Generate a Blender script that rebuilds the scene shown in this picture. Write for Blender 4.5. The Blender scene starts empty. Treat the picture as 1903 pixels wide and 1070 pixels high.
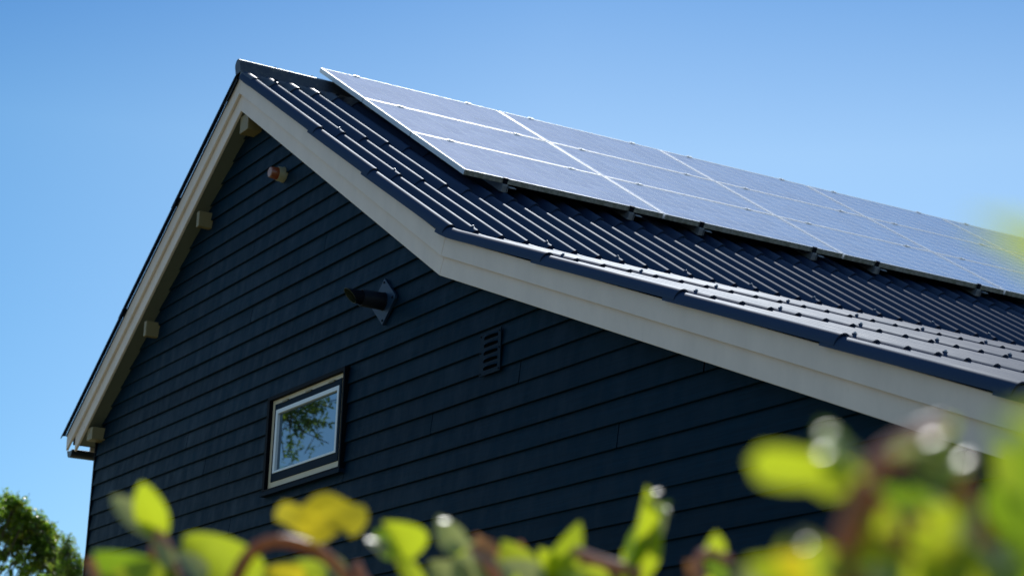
import bpy, math, random
from mathutils import Vector, Matrix
R = math.radians
rnd = random.Random(7)
scene = bpy.context.scene
col = scene.collection
CZ = 1.5                                   # eye height above the ground
V = Vector

# ------------------------------------------------------------------ camera
F = 3661.6                                 # focal length in photo pixels (1903 wide)
fw = V((-0.83273409, 0.48342424, 0.26991654))
rt = V((0.50985115, 0.85961448, 0.03338796))
up = V((0.21588362, -0.16542055, 0.96230468))
cam_d = bpy.data.cameras.new("camera")
cam = bpy.data.objects.new("camera", cam_d)
col.objects.link(cam)
m = Matrix.Identity(4)
for i in range(3):
    m[i][0], m[i][1], m[i][2] = rt[i], up[i], -fw[i]
m[2][3] = CZ
cam.matrix_world = m
cam_d.sensor_width = 36
cam_d.lens = F / 1903 * 36
cam_d.clip_start = 0.05
cam_d.clip_end = 3000
cam_d.dof.use_dof = True
cam_d.dof.focus_distance = 11.0
cam_d.dof.aperture_fstop = 3.5
cam_d.dof.aperture_blades = 0
scene.camera = cam


def at(px, py, d):
    """the real point a measured photo pixel shows, d metres ahead of the eye"""
    return (fw + rt * ((px - 951.5) / F) - up * ((py - 535) / F)) * d


# ------------------------------------------------------------------ materials
def mat(name, base=(.5, .5, .5), rough=.6, metal=0, spec=.5):
    mt = bpy.data.materials.new(name)
    mt.use_nodes = True
    b = mt.node_tree.nodes["Principled BSDF"]
    b.inputs["Base Color"].default_value = (*base, 1)
    b.inputs["Roughness"].default_value = rough
    b.inputs["Metallic"].default_value = metal
    b.inputs["Specular IOR Level"].default_value = spec
    return mt


def nd(mt, typ, **kw):
    n = mt.node_tree.nodes.new(typ)
    for k, v in kw.items():
        if hasattr(n, k) and k not in n.inputs:
            setattr(n, k, v)
        else:
            n.inputs[k].default_value = v
    return n


def ln(mt, a, b):
    mt.node_tree.links.new(a, b)


def noise(mt, scale, detail=4, rough=.55, stretch=None):
    tc = nd(mt, "ShaderNodeTexCoord")
    mp = nd(mt, "ShaderNodeMapping")
    if stretch:
        mp.inputs["Scale"].default_value = stretch
    ln(mt, tc.outputs["Object"], mp.inputs["Vector"])
    n = nd(mt, "ShaderNodeTexNoise")
    n.inputs["Scale"].default_value = scale
    n.inputs["Detail"].default_value = detail
    n.inputs["Roughness"].default_value = rough
    ln(mt, mp.outputs["Vector"], n.inputs["Vector"])
    return n.outputs["Fac"]


def ramp(mt, fac, stops):
    r = nd(mt, "ShaderNodeValToRGB")
    e = r.color_ramp.elements
    while len(e) < len(stops):
        e.new(.5)
    for el, (p, c) in zip(e, stops):
        el.position = p
        el.color = (*c, 1) if len(c) == 3 else c
    ln(mt, fac, r.inputs["Fac"])
    return r.outputs["Color"]


def mixc(mt, fac, a, b, mode="MIX"):
    x = nd(mt, "ShaderNodeMix", data_type="RGBA", blend_type=mode)
    for s, v in ((x.inputs[0], fac), (x.inputs[6], a), (x.inputs[7], b)):
        if isinstance(v, (int, float)):
            s.default_value = v
        elif isinstance(v, tuple):
            s.default_value = (*v, 1)
        else:
            ln(mt, v, s)
    return x.outputs[2]


def bump(mt, h, strength=.3, dist=.002):
    b = nd(mt, "ShaderNodeBump")
    b.inputs["Strength"].default_value = strength
    b.inputs["Distance"].default_value = dist
    ln(mt, h, b.inputs["Height"])
    ln(mt, b.outputs["Normal"], mt.node_tree.nodes["Principled BSDF"].inputs["Normal"])


def P(mt):
    return mt.node_tree.nodes["Principled BSDF"].inputs


M = {}
# stained weatherboards, dark blue
w = mat("stained_boards", rough=.6, spec=.07)
P(w)["Specular Tint"].default_value = (.35, .7, 1, 1)
tcb = nd(w, "ShaderNodeTexCoord")
sb = nd(w, "ShaderNodeSeparateXYZ")
ln(w, tcb.outputs["Object"], sb.inputs[0])
ma = nd(w, "ShaderNodeMath", operation="MULTIPLY_ADD")
ma.inputs[1].default_value = 1 / .131825
ma.inputs[2].default_value = -(2.7577 + CZ) / .131825
ln(w, sb.outputs[2], ma.inputs[0])
fl = nd(w, "ShaderNodeMath", operation="FLOOR")
ln(w, ma.outputs[0], fl.inputs[0])
wnb = nd(w, "ShaderNodeTexWhiteNoise", noise_dimensions="1D")
ln(w, fl.outputs[0], wnb.inputs["W"])
xo = nd(w, "ShaderNodeMath", operation="MULTIPLY_ADD")
xo.inputs[1].default_value = 40
ln(w, wnb.outputs["Value"], xo.inputs[0])
ln(w, sb.outputs[0], xo.inputs[2])
zs = nd(w, "ShaderNodeMath", operation="MULTIPLY")
zs.inputs[1].default_value = .3
ln(w, sb.outputs[2], zs.inputs[0])
cb = nd(w, "ShaderNodeCombineXYZ")
ln(w, xo.outputs[0], cb.inputs[0])
ln(w, sb.outputs[1], cb.inputs[1])
ln(w, zs.outputs[0], cb.inputs[2])
nb = nd(w, "ShaderNodeTexNoise")
nb.inputs["Scale"].default_value = 10
nb.inputs["Detail"].default_value = 7
nb.inputs["Roughness"].default_value = .7
ln(w, cb.outputs[0], nb.inputs["Vector"])
n1 = nb.outputs["Fac"]
n2 = noise(w, 60, 3, .6, (.05, 1, 1.6))
n3 = noise(w, 1.1, 3)
c = ramp(w, n1, [(.28, (.0005, .0088, .0185)), (.62, (.0011, .0148, .0300)), (.8, (.0030, .0245, .046))])
c = mixc(w, .42, c, ramp(w, n2, [(.35, (.5, .5, .5)), (.65, (1.35, 1.35, 1.35))]), "MULTIPLY")
c = mixc(w, .5, c, ramp(w, n3, [(.3, (.75, .8, .85)), (.7, (1.25, 1.2, 1.15))]), "MULTIPLY")
tone = nd(w, "ShaderNodeMapRange")
tone.inputs["To Min"].default_value = .82
tone.inputs["To Max"].default_value = 1.16
ln(w, wnb.outputs["Value"], tone.inputs["Value"])
hb = nd(w, "ShaderNodeHueSaturation")
ln(w, tone.outputs[0], hb.inputs["Value"])
ln(w, c, hb.inputs["Color"])
ln(w, hb.outputs[0], P(w)["Base Color"])
bump(w, n2, .35, .0015)
ln(w, ramp(w, n1, [(.3, (.42, .42, .42)), (.7, (.68, .68, .68))]), P(w)["Roughness"])
M["boards"] = w

# fibre cement roofing, blue black
w = mat("fibre_cement_roofing", rough=.7, spec=.05)
P(w)["Specular Tint"].default_value = (.68, .82, 1, 1)
n1 = noise(w, 3.0, 5, .6)
n2 = noise(w, 160, 3, .6)
c = ramp(w, n1, [(.3, (.006, .017, .048)), (.7, (.010, .023, .060))])
c = mixc(w, ramp(w, n2, [(.60, (0, 0, 0)), (.80, (.22, .22, .22))]), c, (.09, .10, .11))
ln(w, c, P(w)["Base Color"])
ln(w, ramp(w, n1, [(.3, (.64, .64, .64)), (.7, (.74, .74, .74))]), P(w)["Roughness"])
gs = nd(w, "ShaderNodeBsdfGlossy")
gs.inputs["Roughness"].default_value = .50
gs.inputs["Color"].default_value = (.76, .88, 1, 1)
mx = nd(w, "ShaderNodeMixShader")
mx.inputs[0].default_value = .037
ln(w, w.node_tree.nodes["Principled BSDF"].outputs[0], mx.inputs[1])
ln(w, gs.outputs[0], mx.inputs[2])
ln(w, mx.outputs[0], w.node_tree.nodes["Material Output"].inputs["Surface"])
M["sheet"] = w
w = mat("weathered_ridge", rough=.5)
n1 = noise(w, 22, 6, .7)
n2 = noise(w, 120, 4, .7)
c = ramp(w, n1, [(.35, (.018, .025, .045)), (.58, (.035, .042, .055)), (.72, (.12, .115, .095))])
c = mixc(w, ramp(w, n2, [(.60, (0, 0, 0)), (.66, (.9, .9, .9))]), c, (.16, .15, .12))
ln(w, c, P(w)["Base Color"])
bump(w, n2, .5, .004)
M["ridge"] = w

# cream painted timber
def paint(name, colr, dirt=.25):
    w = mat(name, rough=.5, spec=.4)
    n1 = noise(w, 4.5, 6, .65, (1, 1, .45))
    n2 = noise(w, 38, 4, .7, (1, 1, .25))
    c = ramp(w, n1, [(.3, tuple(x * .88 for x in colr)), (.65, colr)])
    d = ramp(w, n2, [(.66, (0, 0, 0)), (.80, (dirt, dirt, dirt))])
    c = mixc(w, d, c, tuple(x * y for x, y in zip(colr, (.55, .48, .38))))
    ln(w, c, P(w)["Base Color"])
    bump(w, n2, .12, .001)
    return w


M["cream"] = paint("cream_painted_timber", (.80, .66, .565))
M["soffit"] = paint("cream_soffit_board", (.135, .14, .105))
M["purlin"] = paint("ochre_purlin_timber", (.24, .18, .075))
M["winframe"] = paint("cream_window_frame", (.64, .54, .38), .1)
M["white"] = mat("pale_glazing_bead", (.72, .74, .76), .35)
M["sash"] = mat("dark_blue_sash", (.004, .014, .028), .6, 0, .05)
M["black"] = mat("black_trim", (.003, .004, .007), .6, 0, .05)
M["gutter"] = mat("dark_gutter", (.022, .026, .030), .4)
M["dark"] = mat("light_block_board", (.03, .028, .025), .8)

# aluminium
w = mat("anodised_aluminium", (.90, .90, .90), .55, .12)
n1 = noise(w, 14, 4)
ln(w, ramp(w, n1, [(.3, (.52, .52, .52)), (.7, (.62, .62, .62))]), P(w)["Roughness"])
M["alu"] = w
w = mat("weathered_shaded_aluminium", (.62, .63, .60), .45, .85)
n1 = noise(w, 30, 5, .7)
ln(w, ramp(w, n1, [(.35, (.30, .32, .25)), (.6, (.62, .63, .60))]), P(w)["Base Color"])
M["alu_dirty_shaded"] = w  # lower frame bar: dirt, with its shade also put into the colour
M["rail"] = mat("shaded_rail_aluminium", (.30, .33, .38), .5, .7)  # darker copy of the aluminium, shade below the panels put into its colour
M["steel"] = mat("galvanised_screw", (.38, .39, .41), .5, .8)

# solar cells under glass: pattern in panel-local metres
w = mat("solar_cells_under_glass", (.01, .014, .04), .09, 0, .5)
tc = nd(w, "ShaderNodeTexCoord")
sx = nd(w, "ShaderNodeSeparateXYZ")
ln(w, tc.outputs["Object"], sx.inputs[0])


def stripe(src, pitch, width, off=0):
    a = nd(w, "ShaderNodeMath", operation="ADD")
    a.inputs[1].default_value = off
    ln(w, src, a.inputs[0])
    b = nd(w, "ShaderNodeMath", operation="MODULO")
    ln(w, a.outputs[0], b.inputs[0])
    b.inputs[1].default_value = pitch
    c_ = nd(w, "ShaderNodeMath", operation="LESS_THAN")
    ln(w, b.outputs[0], c_.inputs[0])
    c_.inputs[1].default_value = width
    return c_.outputs[0]


def vmax(a, b):
    x = nd(w, "ShaderNodeMath", operation="MAXIMUM")
    ln(w, a, x.inputs[0])
    ln(w, b, x.inputs[1])
    return x.outputs[0]


cell = .1565
gx = stripe(sx.outputs[0], cell, .0110, .128)
gy = stripe(sx.outputs[1], cell, .0085, .118)
bb = stripe(sx.outputs[0], cell / 3, .0050, .128 - .027)
n1 = noise(w, 30, 5, .8)
base = ramp(w, n1, [(.3, (.16, .18, .27)), (.7, (.21, .23, .33))])
c = mixc(w, bb, base, (.70, .72, .76))
c = mixc(w, vmax(gx, gy), c, (.95, .95, .97))
df = nd(w, "ShaderNodeBsdfDiffuse")
ln(w, c, df.inputs["Color"])
gs = nd(w, "ShaderNodeBsdfGlossy", distribution="BECKMANN")
gs.inputs["Roughness"].default_value = .05
gs.inputs["Color"].default_value = (.94, .87, .86, 1)
fz = nd(w, "ShaderNodeFresnel")
fz.inputs["IOR"].default_value = 3.4
mr = nd(w, "ShaderNodeMapRange")
mr.inputs["To Max"].default_value = -.62
ln(w, vmax(vmax(gx, gy), bb), mr.inputs["Value"])
ad = nd(w, "ShaderNodeMath", operation="ADD", use_clamp=True)
fb_ = nd(w, "ShaderNodeMath", operation="MULTIPLY_ADD")
fb_.inputs[1].default_value = .75
fb_.inputs[2].default_value = .36
ln(w, fz.outputs[0], fb_.inputs[0])
ln(w, fb_.outputs[0], ad.inputs[0])
sn = nd(w, "ShaderNodeVectorMath", operation="SNAP")
sn.inputs[1].default_value = (cell, cell, 1)
ln(w, tc.outputs["Object"], sn.inputs[0])
wn = nd(w, "ShaderNodeTexWhiteNoise", noise_dimensions="4D")
oi = nd(w, "ShaderNodeObjectInfo")
ln(w, sn.outputs[0], wn.inputs["Vector"])
ln(w, oi.outputs["Random"], wn.inputs["W"])
m2 = nd(w, "ShaderNodeMapRange")
m2.inputs["To Min"].default_value = -.05
m2.inputs["To Max"].default_value = .05
ln(w, wn.outputs["Value"], m2.inputs["Value"])
a3 = nd(w, "ShaderNodeMath", operation="ADD")
ln(w, mr.outputs[0], a3.inputs[0])
ln(w, m2.outputs[0], a3.inputs[1])
ln(w, a3.outputs[0], ad.inputs[1])
mx = nd(w, "ShaderNodeMixShader")
ln(w, ad.outputs[0], mx.inputs[0])
ln(w, df.outputs[0], mx.inputs[1])
ln(w, gs.outputs[0], mx.inputs[2])
ln(w, mx.outputs[0], w.node_tree.nodes["Material Output"].inputs["Surface"])
M["cells"] = w

# window glass: dark room behind, mirrors the sky
w = mat("window_glass", (.004, .006, .010), .015, 0, 1.0)
P(w)["IOR"].default_value = 2.3
P(w)["Specular Tint"].default_value = (.56, .80, 1, 1)
M["glass"] = w

M["orange"] = mat("orange_lens", (.22, .04, .008), .4)
P(M["orange"])["Coat Weight"].default_value = .4
M["orange_top"] = mat("faded_pink_cap", (.34, .19, .16), .5)
M["beige"] = mat("beige_plastic", (.24, .21, .12), .55)
M["flue"] = mat("black_flue_pipe", (.004, .006, .012), .5, 0, .12)
M["flue_plate"] = mat("blue_grey_plate", (.011, .030, .064), .45, 0, .2)
M["flue_in"] = mat("grey_green_pipe_lining", (.035, .042, .022), .6)
M["vent"] = mat("blue_painted_vent", (.0012, .0125, .027), .6, 0, .09)
M["slot"] = mat("slot_shadow_black", (.001, .0015, .0025), .9, 0, .02)
M["bark"] = mat("grey_brown_bark", (.09, .065, .045), .85)


def leafmat(name, a, b, trans, tr=.55, rough=.32):
    """leaf blade: diffuse + light passing through, waxy upper face, veins"""
    w = mat(name, a, rough, 0, .5)
    n1 = noise(w, 26, 4, .6)
    c = ramp(w, n1, [(.3, a), (.7, b)])
    ln(w, c, P(w)["Base Color"])
    t = nd(w, "ShaderNodeBsdfTranslucent")
    ln(w, ramp(w, n1, [(.3, tuple(x * .8 for x in trans)), (.7, trans)]), t.inputs["Color"])
    mx = nd(w, "ShaderNodeMixShader")
    mx.inputs[0].default_value = tr
    out = w.node_tree.nodes["Material Output"]
    ln(w, w.node_tree.nodes["Principled BSDF"].outputs[0], mx.inputs[1])
    ln(w, t.outputs[0], mx.inputs[2])
    ln(w, mx.outputs[0], out.inputs["Surface"])
    return w


M["leaf"] = leafmat("leaf_yellow_green", (.12, .20, .015), (.16, .25, .02), (.70, .80, .03))
M["leaf_y"] = leafmat("leaf_yellow", (.42, .31, .012), (.50, .38, .015), (1.0, .80, .03), .72)
M["leaf_d"] = leafmat("leaf_deep_green", (.045, .10, .012), (.06, .13, .015), (.30, .46, .02), .5)
M["leaf_p"] = leafmat("leaf_pale_underside", (.22, .25, .12), (.28, .30, .16), (.55, .58, .18), .45, .4)
M["leaf_r"] = leafmat("leaf_reddish_young", (.24, .11, .05), (.28, .15, .07), (.55, .25, .08), .4)
M["stem"] = leafmat("reddish_brown_stem", (.34, .15, .07), (.46, .22, .10), (.80, .34, .12), .35, .45)
M["stem_pink"] = leafmat("pinkish_young_stem", (.48, .26, .18), (.56, .32, .24), (.85, .45, .28), .35, .4)
M["tree_leaf"] = leafmat("tree_leaf_green", (.045, .085, .016), (.075, .125, .02), (.36, .58, .05), .58, .34)
M["tree_leaf_y"] = leafmat("tree_leaf_yellow_green", (.09, .13, .02), (.13, .17, .028), (.46, .54, .05), .55, .34)

w = mat("lawn_and_gravel", rough=.95)
n1 = noise(w, .22, 5)
n2 = noise(w, 7, 5, .7)
c = mixc(w, ramp(w, n1, [(.42, (0, 0, 0)), (.58, (1, 1, 1))]), (.24, .20, .11), (.14, .15, .05))
c = mixc(w, .6, c, ramp(w, n2, [(.3, (.6, .6, .6)), (.7, (1.3, 1.3, 1.3))]), "MULTIPLY")
ln(w, c, P(w)["Base Color"])
M["ground"] = w


# ------------------------------------------------------------------ mesh helpers
class MB:
    def __init__(s):
        s.v, s.f, s.m, s.sm = [], [], [], []

    def face(s, pts, mi=0, smooth=False):
        i = len(s.v)
        s.v += [V(p) for p in pts]
        s.f.append(tuple(range(i, i + len(pts))))
        s.m.append(mi)
        s.sm.append(smooth)

    def grid(s, rows, mi=0, smooth=True, close=False):
        i = len(s.v)
        k = len(rows[0])
        for r in rows:
            s.v += [V(p) for p in r]
        for a in range(len(rows) - 1):
            for b in range(k if close else k - 1):
                b2 = (b + 1) % k
                s.f.append((i + a * k + b, i + a * k + b2, i + (a + 1) * k + b2, i + (a + 1) * k + b))
                s.m.append(mi)
                s.sm.append(smooth)

    def box(s, a, b, mi=0):
        (x0, y0, z0), (x1, y1, z1) = a, b
        q = [V((x, y, z)) for z in (z0, z1) for y in (y0, y1) for x in (x0, x1)]
        for f in ((0, 2, 3, 1), (4, 5, 7, 6), (0, 1, 5, 4), (2, 6, 7, 3), (0, 4, 6, 2), (1, 3, 7, 5)):
            s.face([q[i] for i in f], mi)

    def prism(s, poly, y0, y1, mi=0):
        """polygon in x-z drawn from y0 to y1"""
        a = [V((x, y0, z)) for x, z in poly]
        b = [V((x, y1, z)) for x, z in poly]
        s.face(a, mi)
        s.face(b[::-1], mi)
        for i in range(len(poly)):
            j = (i + 1) % len(poly)
            s.face([a[j], a[i], b[i], b[j]], mi)

    def tube(s, pts, rad, k=10, mi=0, cap=True):
        pts = [V(p) for p in pts]
        rows = []
        ref = V((.31, .52, .8)).normalized()
        for i, p in enumerate(pts):
            d = (pts[min(i + 1, len(pts) - 1)] - pts[max(i - 1, 0)]).normalized()
            a = d.cross(ref).normalized()
            b = d.cross(a)
            r_ = rad[i] if isinstance(rad, (list, tuple)) else rad
            rows.append([p + a * (r_ * math.cos(t * 2 * math.pi / k)) + b * (r_ * math.sin(t * 2 * math.pi / k)) for t in range(k)])
        s.grid(rows, mi, True, True)
        if cap:
            s.face(rows[0][::-1], mi)
            s.face(rows[-1], mi)

    def build(s, name, mats, parent=None, local=False, weld=False, bevel=0):
        me = bpy.data.meshes.new(name)
        off = V((0, 0, 0))
        if not local:
            off = V((0, 0, CZ)) - (base_of(parent) if parent else V((0, 0, 0)))
        me.from_pydata([p + off for p in s.v], [], s.f)
        for x in (mats if isinstance(mats, (list, tuple)) else [mats]):
            me.materials.append(x)
        me.polygons.foreach_set("material_index", s.m)
        me.polygons.foreach_set("use_smooth", s.sm)
        me.update()
        o = bpy.data.objects.new(name, me)
        col.objects.link(o)
        if weld or bevel:
            md = o.modifiers.new("weld", "WELD")
            md.merge_threshold = .0002
        if bevel:
            md = o.modifiers.new("bevel", "BEVEL")
            md.width = bevel
            md.segments = 2
            md.limit_method = "ANGLE"
        if parent:
            o.parent = parent
        return o


BASE = {}


def base_of(o):
    p = V((0, 0, 0))
    while o is not None:
        p += BASE.get(o.name, V((0, 0, 0)))
        o = o.parent
    return p


def thing(name, loc, label, cat, group=None):
    """Empty at a thing's base (scene coordinates, ground at z = 0)"""
    o = bpy.data.objects.new(name, None)
    o.empty_display_size = .2
    o.location = loc
    col.objects.link(o)
    BASE[o.name] = V(loc)
    o["label"] = label
    o["category"] = cat
    if group:
        o["group"] = group
    return o


# ------------------------------------------------------------------ house geometry (metres, eye at the origin; CZ is added on build)
YB, YW = 5.36, 5.53                         # front of the bargeboards, front of the wall
YE = 18.2                                   # far end of the house
A = V((-13.58, 0, 5.69))                    # roof apex on the bargeboard top line
K = V((-10.05, 0, 3.50))                    # change of pitch on the right slope
E_ = V((-3.6, 0, 3.50 - 6.45 * .3874))      # right eave
L_ = V((-17.16, 0, 3.362))                  # left eave
ZG = -CZ


def unit(a, b):
    return (b - a).normalized()


dU, dL, dW = unit(A, K), unit(K, E_), unit(A, L_)
nU, nL, nW = V((-dU.z, 0, dU.x)), V((-dL.z, 0, dL.x)), V((dW.z, 0, -dW.x))
for q in (nU, nL, nW):
    if q.z < 0:
        q.negate()

house = thing("house", (-10.5, 5.6, 0), "dark blue weatherboarded house with cream bargeboards and a black corrugated roof", "house")


def on_line(p, d, x):
    return p + d * ((x - p.x) / d.x)


def offset_chain(dist):
    """points of the gable outline dropped square to each slope by dist: left eave, apex, kink, right eave"""
    def meet(p, d, q, e):
        den = d.x * e.z - d.z * e.x
        t = ((q.x - p.x) * e.z - (q.z - p.z) * e.x) / den
        return p + d * t
    lp, up_, lo = A - nW * dist, A - nU * dist, K - nL * dist
    ap = meet(lp, dW, up_, dU)
    kk = meet(up_, dU, lo, dL)
    return lp, ap, kk, lo


def barge(d0, d1, y0, y1, xl, xr, name):
    """three mitred boards between the offsets d0 and d1"""
    l0, a0, k0, r0 = offset_chain(d0)
    l1, a1, k1, r1 = offset_chain(d1)
    for pts in ([on_line(l0, dW, xl), a0, a1, on_line(l1, dW, xl + .012)],
                [a0, k0, k1, a1],
                [k0, on_line(r0, dL, xr), on_line(r1, dL, xr), k1]):
        c_ = sum((V(q) for q in pts), V((0, 0, 0))) / 4
        b = MB()
        b.prism([((q.x - c_.x) * .9997 + c_.x, (q.z - c_.z) * .9997 + c_.z) for q in pts], y0, y1)
        b.build(name, M["cream"], house, bevel=.003)


barge(.004, .122, YB, YB + .022, -17.13, -3.62, "bargeboard")
barge(.090, .240, YB + .0235, YB + .045, -16.96, -3.64, "lower_bargeboard")

# soffit under the verge, both slopes
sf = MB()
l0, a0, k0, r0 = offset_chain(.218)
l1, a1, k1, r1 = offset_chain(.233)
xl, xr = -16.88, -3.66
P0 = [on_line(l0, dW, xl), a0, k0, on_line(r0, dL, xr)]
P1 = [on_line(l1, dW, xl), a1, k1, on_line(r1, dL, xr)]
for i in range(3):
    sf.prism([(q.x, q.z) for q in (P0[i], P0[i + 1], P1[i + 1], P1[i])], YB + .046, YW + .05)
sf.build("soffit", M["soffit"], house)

# purlin ends carrying the verge
for (x, z, wd, h) in ((-13.475, 5.233, .16, .14), (-14.369, 4.671, .055, .13), (-15.405, 3.973, .055, .13), (-16.572, 3.274, .14, .11)):
    b = MB()
    b.box((x - wd, YB + .048, z), (x, YW + .03, z + h))
    b.build("purlin_end", M["purlin"], house, bevel=.004)

# weatherboards: tilted boards, lapped, split at the butt joints seen in the photo
wl, wr = -16.755, -3.75
HB, ZB = .131825, 2.7577
lw, aw, kw, rw = offset_chain(.17)


def gable_x(z):
    """wall limits under the roof at height z"""
    a = wl if z < on_line(lw, dW, wl).z else lw.x + dW.x * (z - lw.z) / dW.z
    if z > kw.z:
        b = aw.x + dU.x * (z - aw.z) / dU.z
    else:
        b = min(wr, rw.x + dL.x * (z - rw.z) / dL.z)
    return max(a, wl), b


W_L, W_R, W_B, W_T = -12.900, -11.632, 2.325, 3.014      # window opening
joints = {-1: [-14.122], -2: [-13.613, -9.39], -3: [-10.429], -4: [-11.622, -7.61], -6: [-8.368], 9: [-12.145], 11: [-13.446], 8: [-14.038], 7: [-13.402], -5: [-13.535], 1: [-14.53]}
wb = MB()
k_ = -34
while True:
    z0 = ZB + k_ * HB
    z1 = z0 + HB
    if z0 > aw.z - .03:
        break
    z1c = min(z1, aw.z - .01)
    la, lb = gable_x(z0)
    ua, ub = gable_x(z1c)
    cuts = [None] + joints.get(k_, [])[:]
    if k_ not in joints:
        cuts += [wl + rnd.uniform(.5, 12) for _ in range(1)] if rnd.random() < .3 and k_ < -9 else []
    cuts = [la] + sorted(c_ for c_ in cuts[1:] if la < c_ < lb) + [lb]
    for i in range(len(cuts) - 1):
        x0, x1 = cuts[i], cuts[i + 1]
        first, last = i == 0, i == len(cuts) - 2
        jx0 = x0 if first else x0 + .0038
        jx1 = x1 if last else x1 - .0038
        u0 = ua if first else jx0
        u1 = ub if last else jx1
        pr = rnd.uniform(-.0022, .0022)
        pieces = [(jx0, jx1, u0, u1, 0, 1)]
        if z0 < W_T and z1c > W_B and jx0 < W_R and jx1 > W_L:
            pieces = []
            if jx0 < W_L:
                pieces.append((jx0, W_L + .004, u0, W_L + .004, 0, 1))
            if jx1 > W_R:
                pieces.append((W_R - .004, jx1, W_R - .004, u1, 0, 1))
            mx0, mx1 = max(jx0, W_L + .004), min(jx1, W_R - .004)
            if z1c > W_T:
                pieces.append((mx0, mx1, mx0, mx1, (W_T - .004 - z0) / (z1c - z0), 1))
            if z0 < W_B:
                pieces.append((mx0, mx1, mx0, mx1, 0, (W_B + .004 - z0) / (z1c - z0)))
        for (q0, q1, v0, v1, f0, f1) in pieces:
            nseg = max(1, int((q1 - q0) / .6))
            lo, hi, un, sh = [], [], [], []

            def yz(f, bow):
                return YW - .017 + pr + bow + (.016 - pr - bow) * f, z0 + .005 + bow + (z1c + .012 - z0 - .005) * f
            for q in range(nseg + 1):
                t = q / nseg
                bow = rnd.uniform(-.0008, .0008)
                xl_, xh_ = q0 + (q1 - q0) * t, v0 + (v1 - v0) * t
                ya, za = yz(f0, bow)
                yb_, zb_ = yz(f1, 0 if f1 == 1 else bow)
                lo.append(V((xl_, ya, za)))
                hi.append(V((xh_, yb_, zb_)))
                un.append(V((xl_, YW + .004, za + .001)))
                sh.append(V((xl_, ya + .0025, za - .0035)))
            wb.grid([lo, hi], 0, False)
            wb.grid([sh, lo], 0, False)
            wb.grid([un, sh], 0, False)
            for a_, b_, c2, d2 in ((lo[0], hi[0], un[0], sh[0]), (lo[-1], hi[-1], un[-1], sh[-1])):
                wb.face([a_, b_, b_ + V((0, .02, 0)), c2, d2])
    k_ += 1
wb.build("gable_cladding", M["boards"], house)
ct = MB()
ct.box((wl - .012, YW - .022, ZG), (wl + .012, YW + .03, on_line(lw, dW, wl).z - .02))
ct.build("corner_trim", M["black"], house)
# solid wall behind, and the other walls
wm = MB()
core = [(wl + .004, ZG), (wr - .004, ZG), (wr - .004, on_line(rw, dL, wr).z - .03), (kw.x, kw.z - .02), (aw.x, aw.z - .03), (wl + .004, on_line(lw, dW, wl).z - .03)]
wm.prism(core, YW + .006, YE - .3)
wm.build("wall", M["boards"], house)

# ---------------------------------------------------------------- roofing
PITCH, AMP, CR = .1771, .0310, .016        # corrugation, and the first crest behind the verge


def prof(y):
    return .0190 + AMP * math.cos(2 * math.pi * (y - YB - CR) / PITCH)


YS = []
y = YB + CR
while y < YE:
    YS.append(y)
    y += PITCH / 12

# course limits on the right slope, as distance along the outline from the apex
LK = (K - A).length


def s_of_x(x):
    return (x - A.x) / dU.x if x < K.x else LK + (x - K.x) / dL.x


def smooth_pt(s):
    """point and normal on the right slope, eased round the change of pitch"""
    e = .16
    if s < LK - e:
        return A + dU * s, nU.copy()
    if s > LK + e:
        return K + dL * (s - LK), nL.copy()
    t = (s - LK + e) / (2 * e)
    p0, p1, p2 = K - dU * e, K.copy(), K + dL * e
    p = p0 * (1 - t) ** 2 + p1 * 2 * t * (1 - t) + p2 * t * t
    nn = (nU * (1 - t) + nL * t).normalized()
    return p, nn


laps = [s_of_x(x) for x in (-13.52, -12.052, -11.132, -10.045, -8.883, -7.606, -6.406, -5.367, -4.30)] + [LK + (E_ - K).length + .05]
rs = MB()
vg = MB()
for ci in range(len(laps) - 1):
    s0, s1 = laps[ci] - (.10 if ci else 0), laps[ci + 1]
    if ci == 2:
        ss = [s0, s1]
    elif ci == 3:
        ss = [s0 + (s1 - s0) * t / 16 for t in range(17)]
    else:
        ss = [s0, (s0 + s1) / 2, s1]
    L = s1 - s0
    rows, vrows = [], []
    bend = ci in (3,)
    for s in ss:
        tl = (s - s0) / L
        if bend:
            p, nn = smooth_pt(s)
        else:
            p, nn = (A + dU * s, nU) if s <= LK + .05 and ci < 3 else (K + dL * (s - LK), nL)
        rows.append([p + nn * (prof(yy) + .003 + tl * ((.013 if ci == 2 else .003) + .014 * (prof(yy) + .012) / .062)) + V((0, yy, 0)) for yy in YS])
        vl = .003 + (.026 if ci == 2 else .016) * (s - s0) / L
        vr = []
        for a in range(-6, 13):
            if a <= 0:
                yy = CR - a / 6 * PITCH * .25
                n_ = prof(YB + yy) + vl + .002
            else:
                an = a / 12 * math.pi / 2
                yy = CR - .052 * math.sin(an)
                n_ = .0500 - .064 * (1 - math.cos(an)) + vl + .002
            vr.append(p + nn * n_ + V((0, YB + yy, 0)))
        vrows.append(vr)
    rs.grid(rows)
    # thickness at the lower end
    pe, ne = (smooth_pt(ss[-1]) if bend else ((A + dU * ss[-1], nU) if ci < 3 else (K + dL * (ss[-1] - LK), nL)))
    de = dU if ci < 3 else dL
    rs.grid([rows[-1], [q - ne * .010 for q in rows[-1]], [q - ne * .010 - de * .06 for q in rows[-1]]], 0, False)
    vg.grid(vrows)
    vg.grid([vrows[-1], [q - ne * .007 + V((0, .003, 0)) for q in vrows[-1]], [q - ne * .007 - de * .10 + V((0, .004, 0)) for q in vrows[-1]]], 0, False)
    vg.grid([[r_[-1] for r_ in vrows], [r_[-1] + V((0, .006, 0)) for r_ in vrows]], 0, False)
rs.build("corrugated_roof_sheeting", M["sheet"], house)
vg.build("verge_trim", M["sheet"], house)
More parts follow.
